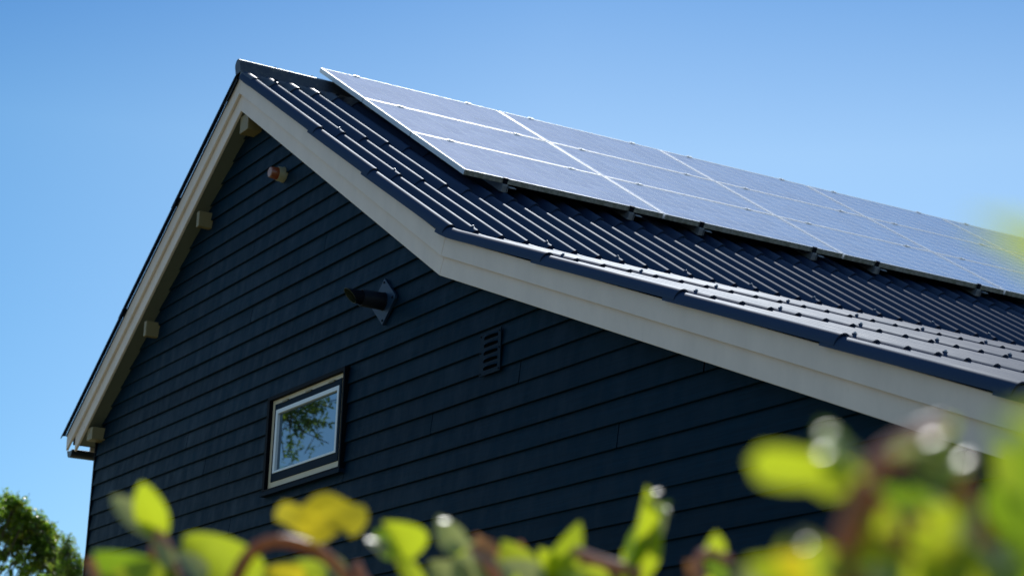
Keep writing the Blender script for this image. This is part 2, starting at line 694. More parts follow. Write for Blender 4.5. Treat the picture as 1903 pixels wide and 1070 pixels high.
# left slope
rl = MB()
ll = [.03, 1.45, 2.75, (L_ - A).length + .03]
vl_ = MB()
for ci in range(3):
    s0, s1 = ll[ci] - (.1 if ci else 0), ll[ci + 1]
    rows, vr = [], []
    for s in (s0, s1):
        lift = .003 + .0085 * (s - s0) / (s1 - s0)
        rows.append([A + dW * s + nW * (prof(yy) + lift) + V((0, yy, 0)) for yy in YS[::2]])
        v_ = []
        for a in range(13):
            an = a / 12 * math.pi / 2
            v_.append(A + dW * s + nW * (.052 - .050 * (1 - math.cos(an)) + lift * 1.4) + V((0, YB + CR - .052 * math.sin(an), 0)))
        vr.append(v_)
    rl.grid(rows)
    rl.grid([rows[-1], [q - nW * .0065 for q in rows[-1]]], 0, False)
    vl_.grid(vr)
    vl_.grid([vr[-1], [q - nW * .012 for q in vr[-1]]], 0, False)
    vl_.grid([[r_[-1] for r_ in vr], [r_[-1] + V((0, .006, 0)) for r_ in vr]], 0, False)
rl.build("corrugated_roof_sheeting", M["sheet"], house)
vl_.build("verge_trim", M["sheet"], house)
# unseen deck added below the sheets to block light through the roof
dk = MB()
d0, d1 = offset_chain(.030), offset_chain(.10)
q0 = [on_line(d0[0], dW, -17.08), d0[1], d0[2], on_line(d0[3], dL, -3.64)]
q1 = [on_line(d1[0], dW, -17.08), d1[1], d1[2], on_line(d1[3], dL, -3.64)]
for i in range(3):
    dk.prism([(q.x, q.z) for q in (q0[i], q0[i + 1], q1[i + 1], q1[i])], YB + .046, YE - .05)
dk.build("light_block_deck", M["dark"], house)

# ridge capping: rounded crown, flat flange, then rolls fitting over the sheets
rg = MB()
xr0, zt, rr = -13.61, 5.838, .048
xs = []
rows = []
smax = .305
yr = [YB - .02 + i * PITCH / 12 for i in range(int((YE - YB) / PITCH * 12))]


def wing(d, nn, sgn):
    out = []
    for s, g, extra in ((.030, 0, .024), (.085, 0, .024), (.105, .35, .022), (.125, .72, .017), (.15, .94, .014), (.21, 1, .013), (smax, 1, .0165)):
        r_ = []
        for yy in yr:
            n_ = .0190 + AMP * g * math.cos(2 * math.pi * (yy - YB - CR) / PITCH) + extra
            r_.append(A + d * s + nn * n_ + V((0, yy, 0)))
        out.append(r_)
    return out


wr_, wl_w = wing(dU, nU, 1), wing(dW, nW, -1)
for wg, nn in ((wr_, nU), (wl_w, nW)):
    rg.grid(wg)
    rg.grid([wg[-1], [q - nn * .007 for q in wg[-1]]], 0, False)
    fr = [r_[0] for r_ in wg]
    rg.grid([fr, [q - nn * .06 + V((0, .0, 0)) for q in fr]], 0, False)
crown = []
for a in range(13):
    an = math.pi * a / 12
    crown.append((xr0 + rr * math.cos(an), zt - rr + rr * math.sin(an)))
pr_, pl_ = wr_[0][0], wl_w[0][0]
sect = [(pr_.x, pr_.z)] + crown + [(pl_.x, pl_.z)]
segy = [YB - .021]
yy = YB - .021
while yy < YE:
    nxt = yy + 1.06
    for (s_, e_) in ((yy, min(nxt, YE)),):
        a_ = [V((x, s_, z)) for x, z in sect]
        b_ = [V((x, e_ + .05, z - .004)) for x, z in sect]
        rg.grid([a_, b_])
        rg.face([V((x, s_ + .0005, z)) for x, z in sect])
        rg.grid([a_, [V((q.x, q.y, q.z - .006)) for q in a_]], 0, False)
    yy = nxt
for ys in (YB + .30, YB + .62, YB + 1.35):
    rg.tube([(xr0, ys, zt - .004), (xr0, ys, zt + .010)], [.009, .006], 8)
rg.build("ridge_capping", M["ridge"], house)

# roofing screws with caps, every third crest just above each lap
sc = 0


def screw(p, nn):
    b = MB()
    d = nn
    b.tube([p - d * .004, p + d * .004], [.0150, .0135], 10, 1)
    b.tube([p + d * .004, p + d * .009, p + d * .012], [.0075, .007, .004], 6)
    b.build("roof_screw", [M["steel"], M["sheet"]], house)


for li, nmax, up_by in ((1, 2, .10), (2, 2, .10), (3, 40, .075), (4, 34, .16), (5, 34, .16), (6, 30, .16), (7, 26, .16)):
    s = laps[li] - up_by
    for n_ in range(1, nmax, 3):
        yy = YB + CR + PITCH * n_
        p, nn = (A + dU * s, nU) if li <= 3 else (K + dL * (s - LK), nL)
        screw(p + nn * (prof(yy) + (.025 if li == 3 else .0155)) + V((0, yy, 0)), nn)
        sc += 1
# small flaps on the ridge rolls
for n_ in (1, 4):
    yy = YB + CR + PITCH * n_
    b = MB()
    p = A + dU * .235 + nU * (.05 + .014) + V((0, yy, 0))
    b.grid([[p + V((0, -.012, 0)), p + V((0, .012, 0))], [p + dU * .03 + nU * .016 + V((0, -.014, 0)), p + dU * .03 + nU * .016 + V((0, .014, 0))]], 0, False)
    b.tube([p + dU * .015 - nU * .002, p + dU * .015 + nU * .008], .008, 8)
    b.build("roof_screw", M["sheet"], house)

# gutter on the left eave
g = MB()
gx0, gz0, gr = -17.235, 3.288, .062
ring = [(gx0 + gr * math.cos(math.pi + math.pi * a / 12), gz0 - .02 + gr * math.sin(math.pi + math.pi * a / 12)) for a in range(13)]
ring_i = [(gx0 + (gr - .006) * math.cos(math.pi + math.pi * a / 12), gz0 - .02 + (gr - .006) * math.sin(math.pi + math.pi * a / 12)) for a in range(13)]
for rg_ in (ring, ring_i):
    g.grid([[V((x, yy, z)) for x, z in rg_] for yy in (YB + .07, YE)])
for i in range(12):
    g.face([V((ring[i][0], YB + .07, ring[i][1])), V((ring[i + 1][0], YB + .07, ring[i + 1][1])), V((ring_i[i + 1][0], YB + .07, ring_i[i + 1][1])), V((ring_i[i][0], YB + .07, ring_i[i][1]))])
g.face([V((x, YB + .072, z)) for x, z in ring_i])
g.tube([(gx0 - gr, YB + .07, gz0 - .018), (gx0 - gr, YE, gz0 - .018)], .008, 8)
g.tube([(gx0 + gr, YB + .07, gz0 - .018), (gx0 + gr, YE, gz0 - .018)], .006, 8)
g.build("gutter", M["gutter"], house)
fb = MB()
fb.box((-17.16, YW + .06, 3.27), (-17.135, YE - .1, 3.345))
fb.build("eave_fascia", M["cream"], house)

# ---------------------------------------------------------------- window


def ringbox(b, x0, x1, z0, z1, l, r_, bo, t, yf, ybk, mi=0):
    b.box((x0, yf, z0), (x0 + l, ybk, z1), mi)
    b.box((x1 - r_, yf, z0), (x1, ybk, z1), mi)
    b.box((x0 + l, yf + .0006, z1 - t), (x1 - r_, ybk, z1), mi)
    b.box((x0 + l, yf + .0006, z0), (x1 - r_, ybk, z0 + bo), mi)


tr = MB()
ringbox(tr, W_L, W_R, W_B, W_T, .040, .024, .014, .028, YW - .044, YW + .03)
win = tr.build("window", M["black"], house, bevel=.0015)
# cream outer frame, set back in the black surround
fr = MB()
ringbox(fr, W_L + .040, W_R - .024, W_B + .014, W_T - .028, .052, .062, .050, .034, YW - .016, YW + .032)
fr.build("frame", M["winframe"], win, bevel=.002)
sh = MB()
x0, x1, z0, z1 = W_L + .092, W_R - .086, W_B + .064, W_T - .062
ringbox(sh, x0, x1, z0, z1, .030, .030, .058, .046, YW - .022, YW + .034)
sh.build("sash", M["sash"], win, bevel=.002)
bd = MB()
x0, x1, z0, z1 = x0 + .030, x1 - .030 + .028, z0 + .058, z1 - .046
ringbox(bd, x0, x1 - .028, z0, z1, .034, .024, .016, .030, YW - .0265, YW + .036)
bd.build("glazing_bead", M["white"], win, bevel=.002)
pn = MB()
pn.box((x0 + .0345, YW - .006, z0 + .0165), (x1 - .028 - .0245, YW + .004, z1 - .0305))
pn.build("pane", M["glass"], win)
for t in (.17, .52, .86):
    hg = MB()
    xx = W_L + .084 + t * (W_R - W_L - .168)
    hg.box((xx - .045, YW - .0275, W_T - .068), (xx + .045, YW - .0165, W_T - .057))
    hg.build("hinge", M["purlin"], win)
sl = MB()
sl.box((W_L - .022, YW - .050, W_B - .030), (W_R + .006, YW + .01, W_B - .0015))
sl.build("sill", M["sash"], win, bevel=.002)

# ---------------------------------------------------------------- wall fittings
# boiler flue
FX, FZ = -11.130, 3.350
flue = thing("flue_terminal", (FX, YW - .02, FZ + CZ), "black flue pipe with slanted open end on a diamond wall plate", "flue")
b = MB()
hd, sd = .158, .165
dia = [(FX, FZ + hd), (FX + sd, FZ + .012), (FX + sd, FZ - .012), (FX, FZ - hd), (FX - sd, FZ - .012), (FX - sd, FZ + .012)]
b.prism(dia, YW - .034, YW - .014)
b.build("wall_plate", M["flue_plate"], flue, bevel=.002)
for (dx, dz) in ((0, .128), (0, -.128), (.13, 0), (-.13, 0)):
    b = MB()
    b.tube([(FX + dx, YW - .034, FZ + dz), (FX + dx, YW - .038, FZ + dz)], .008, 8)
    b.build("screw", M["black"], flue)
b = MB()
nk = 24
oy = 5.335


def ringp(rad, yfun):
    return [V((FX + rad * math.cos(2 * math.pi * i / nk), yfun(math.sin(2 * math.pi * i / nk)), FZ + rad * math.sin(2 * math.pi * i / nk))) for i in range(nk)]


rows = [ringp(.062, lambda s: YW - .034), ringp(.058, lambda s: YW - .045), ringp(.056, lambda s: oy), ringp(.050, lambda s: oy), ringp(.049, lambda s: oy + .03)]
b.grid(rows, 0, True, True)
b.build("outer_pipe", M["flue"], flue)
b = MB()
cut = lambda s: 5.255 - .040 * s
rows = [ringp(.045, lambda s: oy + .03), ringp(.045, cut)]
b.grid(rows, 0, True, True)
rows = [ringp(.045, cut), ringp(.041, cut)]
b.grid(rows, 1, True, True)
rows = [ringp(.041, cut), ringp(.041, lambda s: oy + .02)]
b.grid(rows, 1, True, True)
b.face(ringp(.041, lambda s: oy + .02), 1)
b.build("inner_pipe", [M["flue"], M["flue_in"]], flue)

# amber beacon
BX, BZ = -12.965, 4.735
bea = thing("alarm_beacon", (BX, YW - .02, BZ + CZ), "small orange alarm beacon with beige base, high under the gable peak", "alarm beacon")


def lathe_y(b, cx, cz, pts, mi=0, k=20):
    rows = [[V((cx + rad * math.cos(2 * math.pi * i / k), yy, cz + rad * math.sin(2 * math.pi * i / k))) for i in range(k)] for yy, rad in pts]
    b.grid(rows, mi, True, True)
    b.face(rows[-1], mi)


b = MB()
lathe_y(b, BX, BZ, [(YW + .01, .060), (YW - .022, .060), (YW - .026, .056), (YW - .062, .054), (YW - .064, .050)])
b.build("base", M["beige"], bea)
b = MB()
lathe_y(b, BX, BZ, [(YW - .060, .0495), (YW - .118, .0415), (YW - .121, .039)])
b.build("lens", M["orange"], bea)
b = MB()
lathe_y(b, BX, BZ, [(YW - .120, .0395), (YW - .125, .0385), (YW - .127, .035)])
b.build("cap", M["orange_top"], bea)

# louvred vent plate
VX0, VX1, VZ0, VZ1 = -9.835, -9.592, 2.608, 2.868
vent = thing("louvre_vent", ((VX0 + VX1) / 2, YW - .02, VZ0 + CZ), "flat blue vent plate with five dark slanted slots in the wall", "air vent")
b = MB()
b.box((VX0, YW - .026, VZ0), (VX1, YW - .0185, VZ1))
b.build("plate", M["vent"], vent, bevel=.001)
for i in range(5):
    zc = VZ0 + .030 + i * .046
    xa, xb = VX0 + .052, VX1 - .030
    h_ = MB()
    # pressed hood: open slot below, bulging out
    rows = []
    for t in range(9):
        u = t / 8
        bul = math.sin(math.pi * min(max(u, 0), 1)) ** .5
        x = xa + (xb - xa) * u
        rows.append([V((x, YW - .0262, zc + .030)), V((x, YW - .0262 - .008 * bul, zc + .022)), V((x, YW - .0262 - .013 * bul, zc + .0155))])
    h_.grid(rows)
    o = h_.build("louvre", M["vent"], vent)
    s_ = MB()
    s_.box((xa + .002, YW - .0285, zc + .000), (xb - .004, YW - .0262, zc + .014))
    s_.build("slot", M["slot"], o)
for (x, z) in ((VX0 + .014, VZ0 + .014), (VX0 + .014, VZ0 + .14), (VX0 + .014, VZ1 - .02), (VX1 - .014, VZ0 + .014), (VX1 - .014, VZ0 + .14), (VX1 - .014, VZ1 - .02)):
    b = MB()
    b.tube([(x, YW - .026, z), (x, YW - .029, z)], .006, 8)
    b.build("screw", M["black"], vent)

# ---------------------------------------------------------------- solar array
TH = .5601784
PO = V((-13.72415, 6.09137, 5.98423))
PA, PBs = 1.67, .9932
PW, PH, PD = 1.652, .9832, .038
rowname = ["top", "middle", "bottom"]
ordn = ["nearest the gable end", "second from the gable end", "third from the gable end", "fourth from the gable end", "fifth from the gable end"]


def local_bar(b, prof_pts, p0, p1, q0, q1):
    pass


proto = thing("solar_panel", (0, 0, 0), "", "solar panel", "solar panels on the roof")
fr = MB()
lip = .0125
t0, t1 = 0.0, -PD
# four mitred frame bars: top lip, outer face, bottom flange
out = [(0, 0), (PH, 0), (PH, PW), (0, PW)]
inn = [(lip, lip), (PH - lip, lip), (PH - lip, PW - lip), (lip, PW - lip)]
inb = [(.03, .03), (PH - .03, .03), (PH - .03, PW - .03), (.03, PW - .03)]
for i in range(4):
    j = (i + 1) % 4
    O = lambda k, z, s=out: V((s[k][0], s[k][1], z))
    mi = 1 if i == 1 else 0
    ch = .0012
    out2 = [(ch, ch), (PH - ch, ch), (PH - ch, PW - ch), (ch, PW - ch)]
    fr.face([O(i, t0, out2), O(j, t0, out2), O(j, t0, inn), O(i, t0, inn)], 0)
    fr.face([O(i, t0 - ch), O(j, t0 - ch), O(j, t0, out2), O(i, t0, out2)], 0)
    fr.face([O(i, t1), O(j, t1), O(j, t0 - ch), O(i, t0 - ch)], mi)
    fr.face([O(i, t1, inb), O(j, t1, inb), O(j, t1), O(i, t1)], mi)
    fr.face([O(i, t0, inn), O(j, t0, inn), O(j, t0 - .0022, inn), O(i, t0 - .0022, inn)], 0)
    fr.face([O(i, t0 - .008, inn), O(j, t0 - .008, inn), O(j, t1, inn), O(i, t1, inn)], mi)
fr.build("frame", [M["alu"], M["alu_dirty_shaded"]], proto, local=True)
gl = MB()
gl.box((lip - .001, lip - .001, -.0065), (PH - lip + .001, PW - lip + .001, -.0022))
gl.build("glass", M["cells"], proto, local=True)
rotm = Matrix.Rotation(TH, 4, "Y")
dS = V((math.cos(TH), 0, -math.sin(TH)))
nS = V((math.sin(TH), 0, math.cos(TH)))
for j in range(3):
    for i in range(5):
        if i == 0 and j == 0:
            o = proto
        else:
            o = proto.copy()
            col.objects.link(o)
            for ch_ in proto.children:
                c2 = ch_.copy()
                c2.parent = o
                col.objects.link(c2)
        o.rotation_euler = (rnd.uniform(-.0006, .0006), TH + rnd.uniform(-.0010, .0010), rnd.uniform(-.0004, .0004))
        o.location = PO + dS * (PBs * j + .004) + V((0, PA * i + .008, CZ))
        o["label"] = "solar panel in the %s row of the array, %s" % (rowname[j], ordn[i])

# mounting rails with clamps
SL = PBs * 3
for i in range(5):
    for kk, fr_ in enumerate((.20, .83)):
        yy = PA * (i + fr_)
        base = PO + dS * (SL + .02) + V((0, yy, CZ))
        rail = thing("mounting_rail", base, "aluminium mounting rail under the panel column %s, its %s rail" % (ordn[i], ("nearer", "farther")[kk]), "mounting rail", "rails under the solar panels")
        rail.rotation_euler = (0, TH, 0)
        b = MB()
        b.box((-SL - .03, -.02, -PD - .056), (.0, .02, -PD - .001))
        b.box((-SL - .03, -.026, -PD - .056), (-.002, -.0205, -PD - .046))
        b.build("rail", M["rail"], rail, local=True, bevel=.002)
        b = MB()
        b.box((-.0205, -.018, -PD), (-.016, .018, .003))
        b.box((-.034, -.018, .0012), (-.0205, .018, .0045))
        b.build("end_clamp", M["flue"], rail, local=True)
        b = MB()
        b.box((.0005, .022, -PD - .012), (.035, .070, -PD - .008))
        b.box((.0005, .022, -PD - .052), (.0045, .026, -PD - .012))
        b.build("roof_hook", M["rail"], rail, local=True)
        for q in range(3):
            xx = -SL - .02 + PBs * q - .001
            b = MB()
            w_ = .026
            b.box((xx - .017, -w_, .0014), (xx + .017, w_, .0042))
            b.box((xx - .0045, -w_, -.03), (xx + .0045, w_, .0012))
            b.tube([(xx, -.008, .0043), (xx, -.008, .009)], .0055, 8)
            b.build("panel_clamp", M["alu"], rail, local=True)

# ---------------------------------------------------------------- ground
gm = MB()
N = 24
S_ = 900
for i in range(N):
    for j in range(N):
        x0, x1 = -S_ + 2 * S_ * i / N, -S_ + 2 * S_ * (i + 1) / N
        y0, y1 = -S_ + 2 * S_ * j / N, -S_ + 2 * S_ * (j + 1) / N
        gm.face([(x0, y0, ZG), (x1, y0, ZG), (x1, y1, ZG), (x0, y1, ZG)])
go = gm.build("ground", M["ground"])
go["kind"] = "structure"


# ---------------------------------------------------------------- leaves near the lens
def leaf_rows(base, tip, nrm, width, cup=.25, droop=.15, wave=.0, shape=0, nl=12, nw=8, seed=0):
    base, tip = V(base), V(tip)
    ax = tip - base
    L = ax.length
    ax.normalize()
    n_ = (nrm - ax * nrm.dot(ax)).normalized()
    sd_ = ax.cross(n_)
    rows = []
    for i in range(nl + 1):
        t = i / nl
        if shape == 0:
            wdt = math.sin(math.pi * min(1, t ** .72)) ** .75 * (1 - .15 * t)
        elif shape == 3:
            wdt = math.sin(math.pi * t ** .9) ** .62
        elif shape == 1:
            wdt = math.sin(math.pi * t ** .55) ** .6
        else:
            wdt = math.sin(math.pi * t ** .9) ** .5 * (1 + .12 * math.sin(9 * t + seed))
        wdt = max(wdt, .015) * width / 2
        r_ = []
        for j in range(nw + 1):
            u = -1 + 2 * j / nw
            e = u * wdt
            h = cup * abs(u) ** 1.6 * wdt - droop * L * (t - .3) ** 2
            h += wave * L * math.sin(5.5 * t + 2.3 * u + seed) * abs(u)
            h += .012 * L * math.sin(t * 34 + abs(u) * 5) * (abs(u) * (1 - abs(u)))
            r_.append(base + ax * (t * L) + sd_ * e + n_ * h)
        rows.append(r_)
    return rows


def leaf(parent, name, b_, t_, width, m_, roll=0, **kw):
    """one blade between two points; roll turns it about its own axis from facing the viewer"""
    b_, t_ = V(b_), V(t_)
    ax = (t_ - b_).normalized()
    nv = -(b_ + t_).normalized()
    nv = Matrix.Rotation(roll, 3, ax) @ nv
    mb = MB()
    mb.grid(leaf_rows(b_, t_, nv, width, **kw))
    return mb.build(name, M[m_], parent)


PX = 1 / F


def px_leaf(parent, b_, t_, wpx, d, m_, roll=0, dt=0, name="leaf", **kw):
    p0 = at(b_[0], b_[1], d)
    p1 = at(t_[0], t_[1], d + dt)
    return leaf(parent, name, p0, p1, wpx * PX * d / max(.35, abs(math.cos(roll))), m_, roll, **kw)


D1 = 2.3
EL, AZ = R(42.5), R(-57.5)                # sun: azimuth from +Y, negative towards -X
SUN = V((math.sin(AZ) * math.cos(EL), math.cos(AZ) * math.cos(EL), math.sin(EL)))
hp = at(560, 1300, D1)
hedge = thing("hedge", (hp.x, hp.y, 0), "leafy yellow green hedge tops along the foot of the picture, below the dark wall", "hedge")


def stem(parent, pts, d, r_, m_="stem", name="stem"):
    mb = MB()
    P_ = [at(x, y, d + (dd[0] if dd else 0)) for x, y, *dd in pts]
    # resample smoothly
    out = []
    n = len(P_)
    for i in range(n - 1):
        p0, p1, p2, p3 = P_[max(i - 1, 0)], P_[i], P_[i + 1], P_[min(i + 2, n - 1)]
        for q in range(6):
            t = q / 6
            out.append(.5 * ((2 * p1) + (p2 - p0) * t + (2 * p0 - 5 * p1 + 4 * p2 - p3) * t * t + (3 * p1 - p0 - 3 * p2 + p3) * t ** 3))
    out.append(P_[-1])
    k = len(out)
    mb.tube(out, [r_ * (1.15 - .4 * i / k) for i in range(k)], 8)
    return mb.build(name, M[m_], parent)


H = hedge
# left pair of leaves and their shoot
px_leaf(H, (300, 1002), (206, 916), 50, D1, "leaf_p", .35, .03, shape=3)
px_leaf(H, (300, 1000), (262, 898), 60, D1, "leaf", -.3, -.02, shape=3)
stem(H, [(340, 1130), (318, 1050), (300, 1000), (290, 985)], D1, .008, "stem_pink")
stem(H, [(300, 1130), (285, 1050), (292, 1000)], D1 + .03, .007, "stem")
px_leaf(H, (470, 1110), (340, 990), 120, D1, "leaf", .25, .03, cup=.35, shape=1)
px_leaf(H, (330, 1110), (172, 1030), 105, D1, "leaf_d", -.4, -.03)
px_leaf(H, (300, 1100), (180, 1070), 95, D1 - .1, "leaf", .7, .03)
px_leaf(H, (318, 1060), (286, 1000), 34, D1 - .02, "leaf_p", .9)
px_leaf(H, (380, 1080), (330, 1020), 40, D1 - .05, "leaf_p", 1.0)
px_leaf(H, (220, 1100), (160, 1035), 60, D1 + .15, "leaf_r", .5)
# yellow leaf on its arching stem
# broad wavy blade, measured outline, cupped and rippled
ol = [(1350, 300), (1368, 262), (1400, 240), (1440, 250), (1480, 265), (1512, 240), (1545, 212), (1600, 195), (1645, 205), (1690, 230), (1740, 255), (1790, 262), (1808, 300), (1803, 345), (1765, 398), (1722, 415), (1690, 388), (1655, 398), (1615, 425), (1590, 445), (1540, 445), (1500, 420), (1450, 385), (1395, 350), (1352, 332)]
ol = [(x / 2.643, 840 + y / 2.643) for x, y in ol]
cx_, cy_ = 592, 962
yl = MB()
rows = []
for q in (.001, .3, .55, .78, 1):
    r_ = []
    for i, (x, y) in enumerate(ol):
        u, v_ = (x - cx_) * q, (y - cy_) * q
        dd = .005 * math.sin(u / 24) + .000006 * u * u + .0016 * math.sin(v_ / 9 + u / 15) - .0005 * v_
        r_.append(at(cx_ + u, cy_ + v_, D1 + dd))
    rows.append(r_)
yl.grid(rows, 0, True, True)
yl.build("leaf", M["leaf_y"], H)
stem(H, [(430, 1090), (462, 1030), (505, 1005), (560, 1010), (610, 1035), (660, 1090)], D1, .0075)
stem(H, [(590, 1006), (582, 1018), (575, 1030)], D1, .0045, "stem_pink")
px_leaf(H, (600, 1090), (545, 1040), 60, D1, "leaf", .5)
px_leaf(H, (560, 1095), (490, 1052), 70, D1 - .04, "leaf_y", .6)
px_leaf(H, (640, 1085), (590, 1018), 38, D1 + .03, "leaf_p", 1.0)
stem(H, [(700, 1110), (672, 1070), (664, 1045)], D1 + .02, .006, "stem_pink")
# folded leaf left of the bundle
px_leaf(H, (752, 1050), (716, 968), 62, D1, "leaf", .9, -.02, cup=.9)
px_leaf(H, (740, 1030), (694, 985), 44, D1, "leaf_d", -.5, .02)
px_leaf(H, (790, 1110), (728, 1010), 40, D1, "leaf", .5, 0)
px_leaf(H, (722, 1030), (682, 1000), 30, D1 - .02, "leaf_p", 1.1)
px_leaf(H, (850, 1030), (816, 955), 56, D1 - .03, "leaf_p", .5, .02)
px_leaf(H, (862, 1030), (828, 965), 40, D1, "leaf", -.7, .02)
# bundle in the middle
px_leaf(H, (900, 1090), (850, 1000), 90, D1 + .05, "leaf_p", .5)
px_leaf(H, (930, 1080), (885, 990), 56, D1 + .08, "leaf_r", .4)
px_leaf(H, (860, 1110), (800, 1040), 80, D1, "leaf_p", .7)
px_leaf(H, (980, 1090), (935, 1000), 76, D1, "leaf", .4, .02)
px_leaf(H, (960, 1060), (968, 1004), 40, D1 + .05, "leaf_r", .3)
px_leaf(H, (1000, 1110), (930, 1040), 80, D1 - .05, "leaf_p", .8)
px_leaf(H, (920, 1040), (870, 1015), 46, D1 - .04, "leaf_r", 1.0)
stem(H, [(940, 1120), (915, 1060), (880, 1020)], D1, .007, "stem_pink")
px_leaf(H, (1010, 1085), (1085, 968), 62, D1, "leaf", .5, .04, cup=.6)
px_leaf(H, (1020, 1075), (1072, 985), 46, D1 + .03, "leaf_d", -.6, .02)
px_leaf(H, (1080, 1110), (1000, 1020), 70, D1, "leaf", -.4)
stem(H, [(1190, 1065), (1120, 1045), (1065, 1022)], D1, .008, "stem_pink")
px_leaf(H, (1130, 1120), (1040, 1060), 90, D1 - .05, "leaf", .5)
# tall folded leaf with the glint
px_leaf(H, (1160, 1085), (1205, 903), 58, D1, "leaf", .75, -.02, cup=1.0, droop=.05)
px_leaf(H, (1178, 1060), (1240, 925), 42, D1, "leaf_d", -.8, .03, cup=.8)
px_leaf(H, (1200, 1000), (1248, 950), 36, D1 - .02, "leaf_p", 1.15, .05)
px_leaf(H, (1190, 1120), (1160, 1020), 56, D1 + .02, "leaf", .2)
px_leaf(H, (1215, 925), (1243, 955), 22, D1 - .03, "leaf_p", 1.25, .02)
# small bud and shoot
px_leaf(H, (1328, 1035), (1332, 988), 40, D1 - .2, "leaf", .3)
stem(H, [(1320, 1110), (1295, 1060), (1310, 1025), (1360, 1040)], D1 - .2, .0055, "stem_pink")
px_leaf(H, (1300, 1080), (1275, 1040), 34, D1 - .2, "leaf_r", .5)
px_leaf(H, (1350, 1080), (1310, 1040), 34, D1 - .2, "leaf_d", .4)

def glint(parent, x, y, d, lpx, m_="leaf", turn=0):
    """a small leaf added for a highlight, turned so its waxy face mirrors the sun"""
    c_ = at(x, y, d)
    hv = (SUN - c_.normalized()).normalized()
    ax = Matrix.Rotation(turn, 3, hv) @ rt
    ax = (ax - hv * ax.dot(hv)).normalized()
    hl = lpx * PX * d / 2
    mb = MB()
    mb.grid(leaf_rows(c_ - ax * hl, c_ + ax * hl, hv, hl * 1.5, cup=-.12, droop=.10))
    return mb.build("leaf", M[m_], parent)


for (x, y, l_, tn) in ((693, 1002, 26, .3), (1222, 912, 20, .4), (1236, 945, 24, 1.0), (828, 966, 26, .8), (590, 1050, 16, .2), (1328, 998, 18, .4), (768, 1058, 18, .5)):
    glint(H, x, y, D1 - .03, l_, "leaf" if tn < .9 else "leaf_p", tn)

# lower body of the hedge: many leaves and stems down to the ground
fo, so = MB(), MB()
lm = ["leaf", "leaf_d", "leaf_p", "leaf_y"]
for i in range(1500):
    px = rnd.uniform(60, 1420)
    d = D1 + rnd.uniform(-.28, .35)
    top = 1105 + rnd.uniform(0, 60)
    p = at(px, top, d)
    p.z = ZG + .05 + (p.z - ZG - .05) * (1 - rnd.random() ** 1.6 * .97)
    dr = V((rnd.gauss(0, 1), rnd.gauss(0, 1), rnd.gauss(.2, .6))).normalized()
    nn = V((rnd.gauss(0, .6), rnd.gauss(0, .6), 1))
    L = rnd.uniform(.05, .10)
    fo.grid(leaf_rows(p - dr * L * .5, p + dr * L * .5, nn, L * .6, nl=5, nw=4), rnd.choice((0, 0, 0, 1, 1, 2)))
fo.build("foliage", [M[x] for x in lm], hedge)
for i in range(46):
    px = rnd.uniform(80, 1400)
    d = D1 + rnd.uniform(-.2, .25)
    p = at(px, 1110, d)
    q = V((p.x + rnd.uniform(-.15, .15), p.y + rnd.uniform(-.15, .15), ZG))
    mid = (p + q) / 2 + V((rnd.uniform(-.06, .06), rnd.uniform(-.06, .06), 0))
    so.tube([q, mid, p], [.012, .009, .005], 6)
so.build("stems", M["stem"], hedge)

# ------------------------------------------------ shrub close to the lens on the right
D2 = 1.15
sp = at(1650, 1300, D2)
shrub = thing("shrub", (sp.x, sp.y, 0), "close blurred shrub with broad yellow green leaves at the lower right corner", "shrub")
S = shrub
px_leaf(S, (1392, 858), (1612, 884), 74, D2, "leaf", .25, -.01, cup=.3, shape=1)
px_leaf(S, (1590, 900), (1470, 850), 90, D2 + .02, "leaf", -.2, .02)
px_leaf(S, (1545, 865), (1528, 782), 56, D2 + .02, "leaf_d", .6, .01, cup=.6)
px_leaf(S, (1575, 860), (1535, 800), 42, D2, "leaf_p", 1.1, .02)
px_leaf(S, (1600, 880), (1550, 850), 40, D2, "leaf_p", .9, .02)
stem(S, [(1570, 1120), (1575, 1010), (1592, 940), (1600, 890)], D2, .0085)
stem(S, [(1592, 950), (1605, 900), (1640, 850), (1700, 810), (1760, 790)], D2 + .02, .0075, "stem_pink")
px_leaf(S, (1640, 860), (1720, 800), 60, D2 + .02, "leaf_r", .4, .03)
px_leaf(S, (1690, 830), (1790, 785), 56, D2 + .03, "leaf", .5, .03)
px_leaf(S, (1690, 850), (1800, 880), 110, D2, "leaf_d", -.2, .02)
px_leaf(S, (1680, 820), (1745, 850), 52, D2 - .02, "leaf_p", 1.1, .02)
px_leaf(S, (1720, 850), (1815, 880), 50, D2 - .03, "leaf_p", 1.15, .02)
px_leaf(S, (1640, 900), (1690, 960), 70, D2 + .08, "leaf_d", .5, .02)
px_leaf(S, (1690, 1010), (1815, 945), 92, D2, "leaf", .3, .02, shape=1)
px_leaf(S, (1620, 1010), (1660, 945), 70, D2, "leaf", .2, .0)
px_leaf(S, (1780, 990), (1825, 925), 52, D2 - .03, "leaf_p", 1.1, .02)
px_leaf(S, (1600, 1080), (1660, 985), 90, D2 - .02, "leaf", .4, .0)
px_leaf(S, (1580, 1100), (1500, 1010), 96, D2, "leaf", -.3, .0)
px_leaf(S, (1530, 1100), (1440, 1030), 80, D2 + .03, "leaf_y", .5, .0)
px_leaf(S, (1480, 1110), (1390, 1040), 90, D2 + .05, "leaf", .5, .0)
px_leaf(S, (1510, 1020), (1490, 985), 36, D2, "leaf_p", .9, .01)
px_leaf(S, (1440, 1110), (1360, 1058), 60, D2 + .06, "leaf_p", .8, .0)
px_leaf(S, (1700, 1110), (1630, 1030), 84, D2 - .04, "leaf", .5, .0, shape=1)
px_leaf(S, (1760, 1110), (1705, 1030), 84, D2 - .03, "leaf", -.3, .0)
px_leaf(S, (1850, 1090), (1770, 1020), 86, D2 - .02, "leaf", .4, .0, shape=1)
